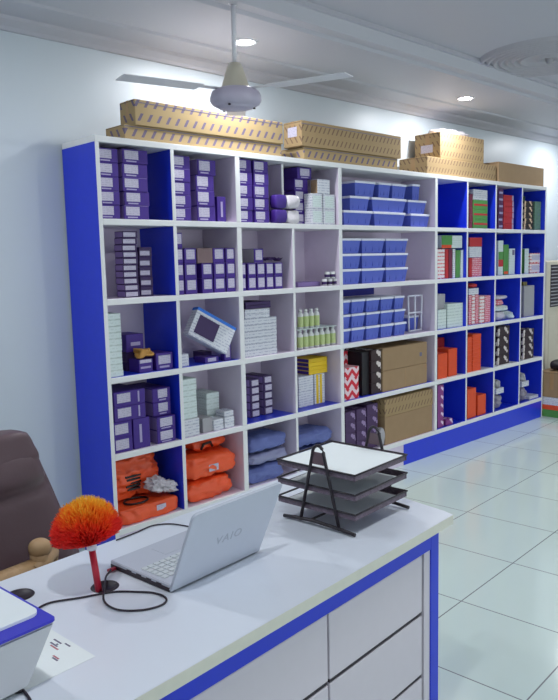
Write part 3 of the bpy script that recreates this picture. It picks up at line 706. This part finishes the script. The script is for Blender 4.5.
w_ = xb4-xa4; MB().box(-w_/2-.0016, -w_/2-.0008, .07, .18, .05, .11, labelm).build('label', c6_)
o = MB().pillow(.5, .16, .055, clearw, 91, .02, 3, fs=14).build('crumpled_plastic_sheet'); o.location = ((xa4+xb4)/2+.02, .2, ZT+.34); tag(o, 'crumpled clear plastic sheet lying on the square carton', 'plastic sheet')
carton('cardboard_carton', at_x(497.8), CX[9]+.005, .03, .28, ZT, .172, kraft, 'plain brown carton at the right end above the shelves')

# ------------------------------------------------------------------ things right of the shelving unit
ac = empty('floor_air_conditioner', (5.30, .10, 0)); tag(ac, 'white floor-standing air conditioner with dark grille right of the shelves', 'air conditioner')
acb = MB(); acb.box(-.33, .33, 0, .23, .05, 1.5, cream_en, .012); acb.box(-.31, .31, .01, .22, 0, .05, dark); acb.build('body', ac)
gr = MB(); gr.box(-.24, .24, -.002, 0, 1.04, 1.46, dark)
for k in range(12): gr.box(-.24, .24, -.010, -.002, 1.055+k*.034, 1.065+k*.034, grey)
gr.build('air_grille', ac); MB().box(-.26, .26, -.003, 0, .15, .95, cream_en, .001).build('front_panel', ac)
X0 = CX[9]+.03
for k, (z, h, m_, lab) in enumerate(((0, .07, green, 'green board at the bottom of the pile by the shelves'), (.071, .045, orange, 'red-orange board in the pile right of the shelves'), (.117, .075, whitec, 'white box in the pile right of the shelves'))):
    o = box_mesh('flat_board' if k < 2 else 'product_box', .34, .28, h, m_); o.location = (X0+.17, -.22, z+.001); tag(o, lab, 'board' if k < 2 else 'box')
c = carton('cardboard_carton', X0, X0+.33, -.20, .04, .195, .25, kraft, 'brown carton standing on a pile beside the right end of shelves')
o = MB().pillow(.2, .16, .08, blackc, 12, .02, 3).build('black_bag'); o.location = (X0+.12, -.1, .452); tag(o, 'black crumpled bag on the brown carton right of the shelves', 'bag')

# ------------------------------------------------------------------ desk and what stands on it (desk frame: x along the front, y towards the shelves)
DA = math.radians(4.7)
DO = Vector((.031, -1.986, 0)); DM = Matrix.Translation(DO) @ Matrix.Rotation(DA, 4, 'Z')
desk = empty('office_desk'); desk.matrix_world = DM
tag(desk, 'white topped office desk with blue framed front and pale drawers', 'desk')
LX = -2.15
MB().prism([(LX, 0), (0, 0), (.015, .04), (.14, .69), (LX, .69)], .721, .75, edge_c).build('top_edge', desk)
tp = MB().prism([(LX, .001), (-.001, .001), (.014, .04), (.139, .689), (LX, .689)], .7502, .7512, desk_w).build('desk_top', desk)
f = MB(); f.box(-.105, -.06, .02, .04, 0, .7205, blue, .001); f.box(LX+.02, -.1055, .02, .04, .665, .7205, blue, .001)
f.box(-.06, -.058, .02, .42, 0, .7205, blue); f.build('blue_frame', desk)
MB().box(-.14, -.106, .024, .04, 0, .6645, drawer_m).build('filler_strip', desk)
MB().box(LX+.03, -.062, .045, .42, .03, .72, drawer_m).build('carcass', desk)
for (x0, x1) in ((-.616, -.146), (-1.094, -.624), (-1.572, -1.102), (-2.05, -1.58)):
    for (z0, z1) in ((.475, .658), (.27, .463), (.05, .258)):
        d = MB().box(x0, x1, .028, .044, z0, z1, drawer_m, .0015).build('drawer', desk)
        MB().box(x0+.002, x1-.002, .031, .044, z0-.010, z0-.002, dark).build('finger_groove', d)
def D(x, y, z=.7514): return DM @ Vector((x, y, z))

# cable grommets
for (x, y, lab) in ((-1.003, .446, 'dark round cable hole in the desk top at the foot of the duster'), (-1.165, .575, 'dark round cable hole in the desk top behind the printer')):
    o = MB().lathe([(0, .0002), (.026, .0002), (.028, .002), (.034, .002), (.036, 0)], dark, 28).build('cable_grommet'); o.matrix_world = Matrix.Translation(D(x, y)) ; tag(o, lab, 'cable grommet')

# laptop
lp = empty('open_laptop'); lp.matrix_world = DM @ Matrix.Translation((-.762, .41, .7512)) @ Matrix.Rotation(math.radians(0.5), 4, 'Z')
tag(lp, 'open silver laptop on the desk with its lid back to the viewer', 'laptop')
w = .162
MB().box(-w, w, -.12, .122, .006, .022, silver, .003).build('base', lp)
MB().box(-w-.0008, w-.002, -.119, .121, .001, .014, dark, .002).build('bottom_cover', lp)
kb = MB()
for j in range(5):
    for i in range(15):
        kb.box(-.148+i*.0198, -.148+i*.0198+.0165, -.085+j*.0195, -.085+j*.0195+.0162, .0222, .0245, keym, .0008)
kb.build('keyboard', lp); MB().box(-.045, .045, .03, .09, .0222, .0226, silver).build('touchpad', lp)
pt = MB(); 
for k in range(4): pt.box(-w-.0006, -w+.001, -.09+k*.04, -.07+k*.04, .008, .016, dark)
pt.build('side_ports', lp)
# lid: hinge along the back edge (towards the viewer), leaning out over it
Rl = Matrix.Translation((0, -.122, .006)) @ Matrix.Rotation(math.radians(-24), 4, 'X').inverted()
lidm = MB(); pts = []
def rr(hw, z0, z1, r, n=6):
    o = [(-hw, z0), (hw, z0)]
    for k in range(n+1): a = k*math.pi/2/n; o.append((hw-r+r*math.cos(a), z1-r+r*math.sin(a)))
    for k in range(n+1): a = math.pi/2+k*math.pi/2/n; o.append((-hw+r+r*math.cos(a), z1-r+r*math.sin(a)))
    return o
lidm.prism(rr(w, 0, .236, .014), -.004, .004, silver, axis='y'); lid = lidm.build('lid', lp); lid.matrix_local = Rl
MB().box(-w+.012, w-.012, .0041, .0046, .02, .222, dark).build('screen', lid)
tc = bpy.data.curves.new('logo', 'FONT'); tc.body = 'VAIO'; tc.size = .036; tc.align_x = 'CENTER'; tc.align_y = 'CENTER'; tc.space_character = 1.2; tc.extrude = .0003
lt = bpy.data.objects.new('logo_text', tc); COL.objects.link(lt); bpy.context.view_layer.update()
me = bpy.data.meshes.new_from_object(lt.evaluated_get(bpy.context.evaluated_depsgraph_get())); bpy.data.objects.remove(lt)
me.materials.clear(); me.materials.append(mat('logo_grey', (172, 178, 191), .4, .5))
lo = bpy.data.objects.new('logo', me); COL.objects.link(lo); lo.parent = lid
lo.location = (0, -.0043, .113); lo.rotation_euler = (math.radians(90), 0, 0)
hb = MB(); hb.tube([(-.12, -.120, .007), (.12, -.120, .007)], .004, dark, 10); hb.build('hinge_bar', lp)

def curve_obj(name, pts, r, m):
    P_ = [Vector(p) for p in pts]; P_ = [2*P_[0]-P_[1]]+P_+[2*P_[-1]-P_[-2]]; out = []
    for i in range(1, len(P_)-2):
        a, b, c, d = P_[i-1:i+3]
        for k in range(8):
            t = k/8; out.append(.5*((2*b)+(c-a)*t+(2*a-5*b+4*c-d)*t*t+(3*b-a-3*c+d)*t**3))
    out.append(P_[-2])
    return MB().tube(out, r, m, 8).build(name)
zc = .7514+.0028
o = curve_obj('looped_cable', [D(-1.26, .40, zc), D(-1.21, .45, zc), D(-1.149, .474, zc), D(-1.08, .437, zc), D(-1.012, .400, zc), D(-.975, .355, zc), D(-.95, .31, zc), D(-.953, .265, zc), D(-.985, .25, zc),
     D(-1.03, .27, zc), D(-1.063, .315, zc+.001), D(-1.056, .375, zc+.002), D(-1.006, .44, zc+.007), D(-.975, .48, zc+.004), D(-.945, .50, zc+.007)], .0026, dark)
tag(o, 'thin dark cable looping over the desk in front of the laptop', 'cable')
o = curve_obj('power_cable', [D(-.80, .675, zc), D(-.72, .678, zc), D(-.66, .684, zc), D(-.62, .66, zc), D(-.60, .62, zc), D(-.59, .55, zc), D(-.63, .53, zc)], .0022, dark)
tag(o, 'thin dark cable along the back edge of the desk behind laptop', 'cable')
o = curve_obj('printer_cable', [D(-1.385, .225, zc), D(-1.375, .205, zc), D(-1.38, .16, zc), D(-1.40, .10, zc), D(-1.43, .03, zc)], .003, dark)
tag(o, 'short black cable coming out from under the printer', 'cable')
o = MB().box(-.012, .012, -.005, .005, 0, .007, mat('plug_red', (170, 40, 60), .4), .001).build('cable_plug'); o.matrix_world = DM @ Matrix.Translation((-.937, .508, .7535)); tag(o, 'small red plug at the left side of the laptop', 'plug')

# feather duster stuck in the cable hole
base = D(-1.028, .436, .7514); top = Vector((-1.034, -1.62, .862)); ctr = Vector((-1.056, -1.62, .885))
fd = empty('feather_duster', base); tag(fd, 'orange and yellow fluffy duster on a red handle standing on the desk', 'duster')
hd = MB().tube([(0, 0, 0), tuple(top-base)], .0085, mat('duster_red', (200, 34, 60), .35, .5), 12).build('handle', fd)
cl = MB().lathe([(0, -.004), (.012, -.004), (.013, .008), (.008, .012), (0, .012)], lidw, 14).build('collar', fd); cl.location = top-base
head_m = bpy.data.materials.new('duster_fibre'); head_m.use_nodes = True; nt = head_m.node_tree
tcn = nt.nodes.new('ShaderNodeTexCoord'); spx = nt.nodes.new('ShaderNodeSeparateXYZ'); nt.links.new(tcn.outputs['Object'], spx.inputs[0])
nz = nt.nodes.new('ShaderNodeTexNoise'); nz.inputs['Scale'].default_value = 25; nt.links.new(tcn.outputs['Object'], nz.inputs['Vector'])
ad = nt.nodes.new('ShaderNodeMath'); ad.operation = 'MULTIPLY_ADD'; ad.inputs[1].default_value = .06; nt.links.new(nz.outputs['Fac'], ad.inputs[0]); nt.links.new(spx.outputs[2], ad.inputs[2])
rmp = nt.nodes.new('ShaderNodeValToRGB'); e = rmp.color_ramp.elements
mr = nt.nodes.new('ShaderNodeMapRange'); mr.inputs['From Min'].default_value = .02; mr.inputs['From Max'].default_value = .165
nt.links.new(ad.outputs[0], mr.inputs['Value']); nt.links.new(mr.outputs[0], rmp.inputs[0]); nt.links.new(rmp.outputs[0], nt.nodes['Principled BSDF'].inputs['Base Color'])
e[0].position = 0; e[0].color = lin((226, 52, 62)); e[1].position = 1; e[1].color = lin((255, 226, 90))
for p_, c_ in ((.5, (250, 74, 60)), (.66, (255, 130, 50)), (.82, (255, 196, 60))):
    q = e.new(p_); q.color = lin(c_)
pb = nt.nodes['Principled BSDF']; pb.inputs['Roughness'].default_value = .7
tl = nt.nodes.new('ShaderNodeBsdfTranslucent'); ms = nt.nodes.new('ShaderNodeMixShader'); ms.inputs[0].default_value = .55
nt.links.new(rmp.outputs[0], tl.inputs[0]); nt.links.new(pb.outputs[0], ms.inputs[1]); nt.links.new(tl.outputs[0], ms.inputs[2]); nt.links.new(ms.outputs[0], nt.nodes['Material Output'].inputs[0])
hb = MB(); hb.mi(head_m); bmh = hb.bm; rnd = random.Random(5)
# fibres fan out from the collar into a rounded head
axis = (Vector((0, 0, 1))-RI*.16).normalized(); tx = axis.orthogonal().normalized(); ty = axis.cross(tx)
for k in range(9000):
    cz = 1-rnd.random()*.66; ph = rnd.random()*2*math.pi; th = math.acos(cz)
    dirv = axis*math.cos(th)+(tx*math.cos(ph)+ty*math.sin(ph))*math.sin(th)
    L_ = (.112-.026*(th/1.25)**2)*rnd.uniform(.88, 1.0)*(1+.05*noise.noise(dirv*3))
    side = dirv.cross(Vector((rnd.uniform(-1, 1), rnd.uniform(-1, 1), rnd.uniform(-1, 1)))).normalized()
    p0 = dirv*.006; prev = None; wob = Vector((rnd.uniform(-1, 1), rnd.uniform(-1, 1), rnd.uniform(-1, 1)))*.004
    for q in range(4):
        t = q/3; pnt = p0+dirv*L_*t+Vector((0, 0, .010*t*t*(1-th/1.3)))+wob*t*t
        wd = .0005+.0013*t if q < 3 else .0007
        a, b = bmh.verts.new(pnt-side*wd), bmh.verts.new(pnt+side*wd)
        if prev: bmh.faces.new((prev[0], prev[1], b, a))
        prev = (a, b)
core = hb.pillow(.08, .08, .065, head_m, 2, .004, 2.2, c=(-.01, 0, .03))
ho = hb.build('fluffy_head', fd); ho.location = top-base+Vector((-.004, 0, .006))

# document tray
tr = empty('document_tray'); tr.matrix_world = DM @ Matrix.Translation((-.18, .29, .7514)); tag(tr, 'black wire three-tier document tray on the desk', 'document tray')
def round_top(y0, y1, yt, zt, n=8):
    pts = [(y0, .008)]
    for k in range(n+1):
        a = math.pi-k*math.pi/n; pts.append((yt+.022*math.cos(a), zt-.03+.03*math.sin(a)))
    return pts+[(y1, .008)]
for s_, x in ((-1, -.1665), (1, .1345)):
    b = MB()
    b.tube([(x, -.155, .007), (x, -.10, .012), (x, 0, .016), (x, .07, .012), (x, .12, .007)], .0058, metalb, 8)
    arch = round_top(-.098, .052, -.022, .256)
    b.tube([(x, a, z) for a, z in arch], .0052, metalb, 8); b.build('side_stand', tr)
    b = MB(); b.box(x-.001, x+.001, -.044, .0, .197, .235, mat('mesh_brown', (104, 84, 92), .6)); b.build('mesh_panel', tr)
MB().tube([(-.1665, .02, .012), (.1345, .02, .012)], .0035, metalb, 8).build('cross_bar', tr)
for k, z in enumerate((.050, .110, .170)):
    b = MB()
    x0, x1, y0, y1 = -.160, .128, -.152, .150
    b.tube([(x0, y0, z+.014), (x1, y0, z+.014), (x1, y1, z+.014), (x0, y1, z+.014)], .0034, metalb, 8, True)
    b.tube([(x0+.008, y0+.008, z-.004), (x1-.008, y0+.008, z-.004), (x1-.008, y1-.008, z-.004), (x0+.008, y1-.008, z-.004)], .002, metalb, 6, True)
    b.box(x0+.006, x1-.006, y0+.006, y1-.006, z-.004, z-.0025, meshm)
    for (xx, yy) in ((x0+.003, None), (x1-.003, None)): b.box(xx-.001, xx+.001, y0, y1, z-.004, z+.013, meshm)
    b.box(x0, x1, y0+.002, y0+.004, z-.004, z+.013, meshm); b.build('tray_shelf', tr)
def sheets(name, cx, cy, w_, d_, z, n, rz, label):
    b = MB(); b.box(-w_/2, w_/2, -d_/2, d_/2, 0, .0012*n, paper, .0003)
    o = b.build(name); o.matrix_world = DM @ Matrix.Translation((cx, cy, z)) @ Matrix.Rotation(rz, 4, 'Z'); return tag(o, label, 'papers')
sheets('paper_stack', -.196, .289, .27, .285, .7514+.1685, 12, .0, 'stack of white papers on the top tier of document tray')
sheets('paper_stack', -.196, .29, .24, .26, .7514+.1085, 4, .04, 'thin papers on the middle tier of document tray')
sheets('paper_stack', -.196, .29, .24, .26, .7514+.0485, 3, -.03, 'papers on the lowest tier of document tray')

# loose sheet with printed lines
ps = MB().box(-.105, .105, -.1485, .1485, 0, .0006, paper).build('printed_sheet')
ps.matrix_world = DM @ Matrix.Translation((-1.315, .335, .7514)) @ Matrix.Rotation(math.radians(-1), 4, 'Z')
tag(ps, 'white printed sheet of paper lying half under the printer', 'paper')
b = MB(); rn = random.Random(3)
for k, (x, y, L_, m_) in enumerate(((.055, -.055, .006, ink), (.05, -.05, .028, ink), (.044, -.062, .03, inkr), (.025, -.10, .022, inkr), (.02, -.105, .02, ink), (.03, .01, .02, ink), (.068, -.075, .02, ink), (.062, -.045, .03, ink))):
    x += .022; y += .012; MB().box(x, x+.004, y-L_/2, y+L_/2, .0006, .0008, m_).build('printed_line', ps)

# printer
pr = empty('desktop_printer'); pr.matrix_world = DM @ Matrix.Translation((-1.32, .145, .7514)); tag(pr, 'grey and blue desktop printer with white lid at the left edge', 'printer')
pw, pd = .44, .33
b = MB(); i = b.mi(print_w)
tz = .136; ins = .045
Bt = [(-pw+ins, ins*.8), (-ins, ins*.8), (-ins, pd-.02), (-pw+ins, pd-.02)]; Tp = [(-pw, 0), (0, 0), (0, pd), (-pw, pd)]
Bv = [b.bm.verts.new((x, y, .006)) for x, y in Bt]; Tv = [b.bm.verts.new((x, y, tz)) for x, y in Tp]
b.bm.faces.new(Bv[::-1]); b.bm.faces.new(Tv)
for k in range(4): b.bm.faces.new((Bv[k], Bv[(k+1) % 4], Tv[(k+1) % 4], Tv[k]))
bmesh.ops.bevel(b.bm, geom=list(b.bm.edges), offset=.006, segments=2, affect='EDGES'); b.build('body', pr)
def rrect(x0, x1, y0, y1, r, n=5):
    o = []
    for cx, cy, a0_ in ((x1-r, y0+r, -90), (x1-r, y1-r, 0), (x0+r, y1-r, 90), (x0+r, y0+r, 180)):
        for k in range(n+1): a = math.radians(a0_+90*k/n); o.append((cx+r*math.cos(a), cy+r*math.sin(a)))
    return o
MB().prism(rrect(-pw, .001, -.001, pd, .012), tz+.0005, tz+.0055, print_b).build('blue_rim', pr)
MB().prism(rrect(-pw+.02, -.010, .036, pd-.006, .022), tz+.0057, tz+.0115, print_lid).build('lid', pr)
for x in (-.38, -.06):
    for y in (.05, .28): MB().lathe([(0, 0), (.01, 0), (.01, .0065), (0, .0065)], dark, 12, c=(x, y, .0009)).build('foot', pr)

# ------------------------------------------------------------------ chair behind the desk
ch = empty('office_chair', (-1.03, -1.13, 0), math.radians(8)); tag(ch, 'brown leather office chair behind the desk at the left', 'office chair')
def back_panel():
    b = MB(); bm = b.bm; b.mi(leather); nx, nz_ = 14, 20; fr_, bk_ = [], []
    for j in range(nz_+1):
        v = j/nz_; z = .48+.54*v; hw = .335*(1-.33*v**1.25) if v < .93 else .335*(1-.33*v**1.25)*(1-((v-.93)/.07)**2*.18)
        yl = .10+.16*v
        R1, R2 = [], []
        for i in range(nx+1):
            u = -1+2*i/nx; x = u*hw; bulge = .045*(1-u**4)**.5 if abs(u) < 1 else 0
            if v > .66: bulge *= 1+1.1*math.sin((v-.66)/.34*math.pi)**.5
            if .6 < v < .68: bulge *= .75
            endt = math.sqrt(max(0, 1-((v-.9)/.1)**2)) if v > .9 else 1
            wr = .005*noise.noise(Vector((x*9, z*9, 0)))
            zz = z-.03*abs(u)**3*(v > .85)*((v-.85)/.15 if v > .85 else 0)
            R1.append(bm.verts.new((x, yl-bulge*endt-wr-.01, zz))); R2.append(bm.verts.new((x, yl+.04+.02*endt, zz)))
        fr_.append(R1); bk_.append(R2)
    for j in range(nz_):
        for i in range(nx):
            f = bm.faces.new((fr_[j][i], fr_[j][i+1], fr_[j+1][i+1], fr_[j+1][i])); f.smooth = True
            f = bm.faces.new((bk_[j][i+1], bk_[j][i], bk_[j+1][i], bk_[j+1][i+1])); f.smooth = True
        bm.faces.new((fr_[j][0], fr_[j+1][0], bk_[j+1][0], bk_[j][0])); bm.faces.new((fr_[j][nx], bk_[j][nx], bk_[j+1][nx], fr_[j+1][nx]))
    for i in range(nx):
        bm.faces.new((fr_[0][i], bk_[0][i], bk_[0][i+1], fr_[0][i+1])); bm.faces.new((fr_[nz_][i], fr_[nz_][i+1], bk_[nz_][i+1], bk_[nz_][i]))
    return b.build('backrest', ch)
back_panel()
MB().pillow(.44, .12, .19, leather, 33, .008, 4, c=(0, .20, .84)).build('headrest', ch)
MB().pillow(.56, .5, .13, leather, 30, .006, 5, c=(0, -.12, .42)).build('seat', ch)
for s_ in (-1, 1):
    ox = -.10 if s_ == 1 else .04
    b = MB(); b.tube([(s_*.30+ox, .12, .50), (s_*.29+ox, .08, .60), (s_*.27+ox, .04, .645), (s_*.20+ox, -.02, .655), (s_*.14+ox, -.04, .645)], [.02, .018, .016, .022, .022], tan, 12)
    b.tube([(s_*.17+ox, -.02, .62), (s_*.175+ox, -.02, .665), (s_*.18+ox, -.02, .695)], [.03, .026, .032], tan, 12)
    b.pillow(.07, .07, .06, tan, 5, .003, 2.2, c=(s_*.18+ox, -.02, .672), res=6)
    b.tube([(s_*.17+ox, -.02, .64), (s_*.06+ox, -.03, .642), (s_*.0+ox, .0, .62)], [.034, .036, .02], tan, 12); b.build('armrest', ch)
MB().tube([(0, -.1, .12), (0, -.1, .43)], .028, dark, 14).build('gas_column', ch)
for k in range(5):
    a = k*2*math.pi/5+.3; x, y = .28*math.cos(a), .28*math.sin(a)-.1
    l_ = MB().tube([(0, -.1, .13), (x, y, .075)], [.03, .018], dark, 8).build('leg', ch)
    MB().tube([(x-.012, y, .031), (x+.012, y, .031)], .03, dark, 14).build('caster', l_)
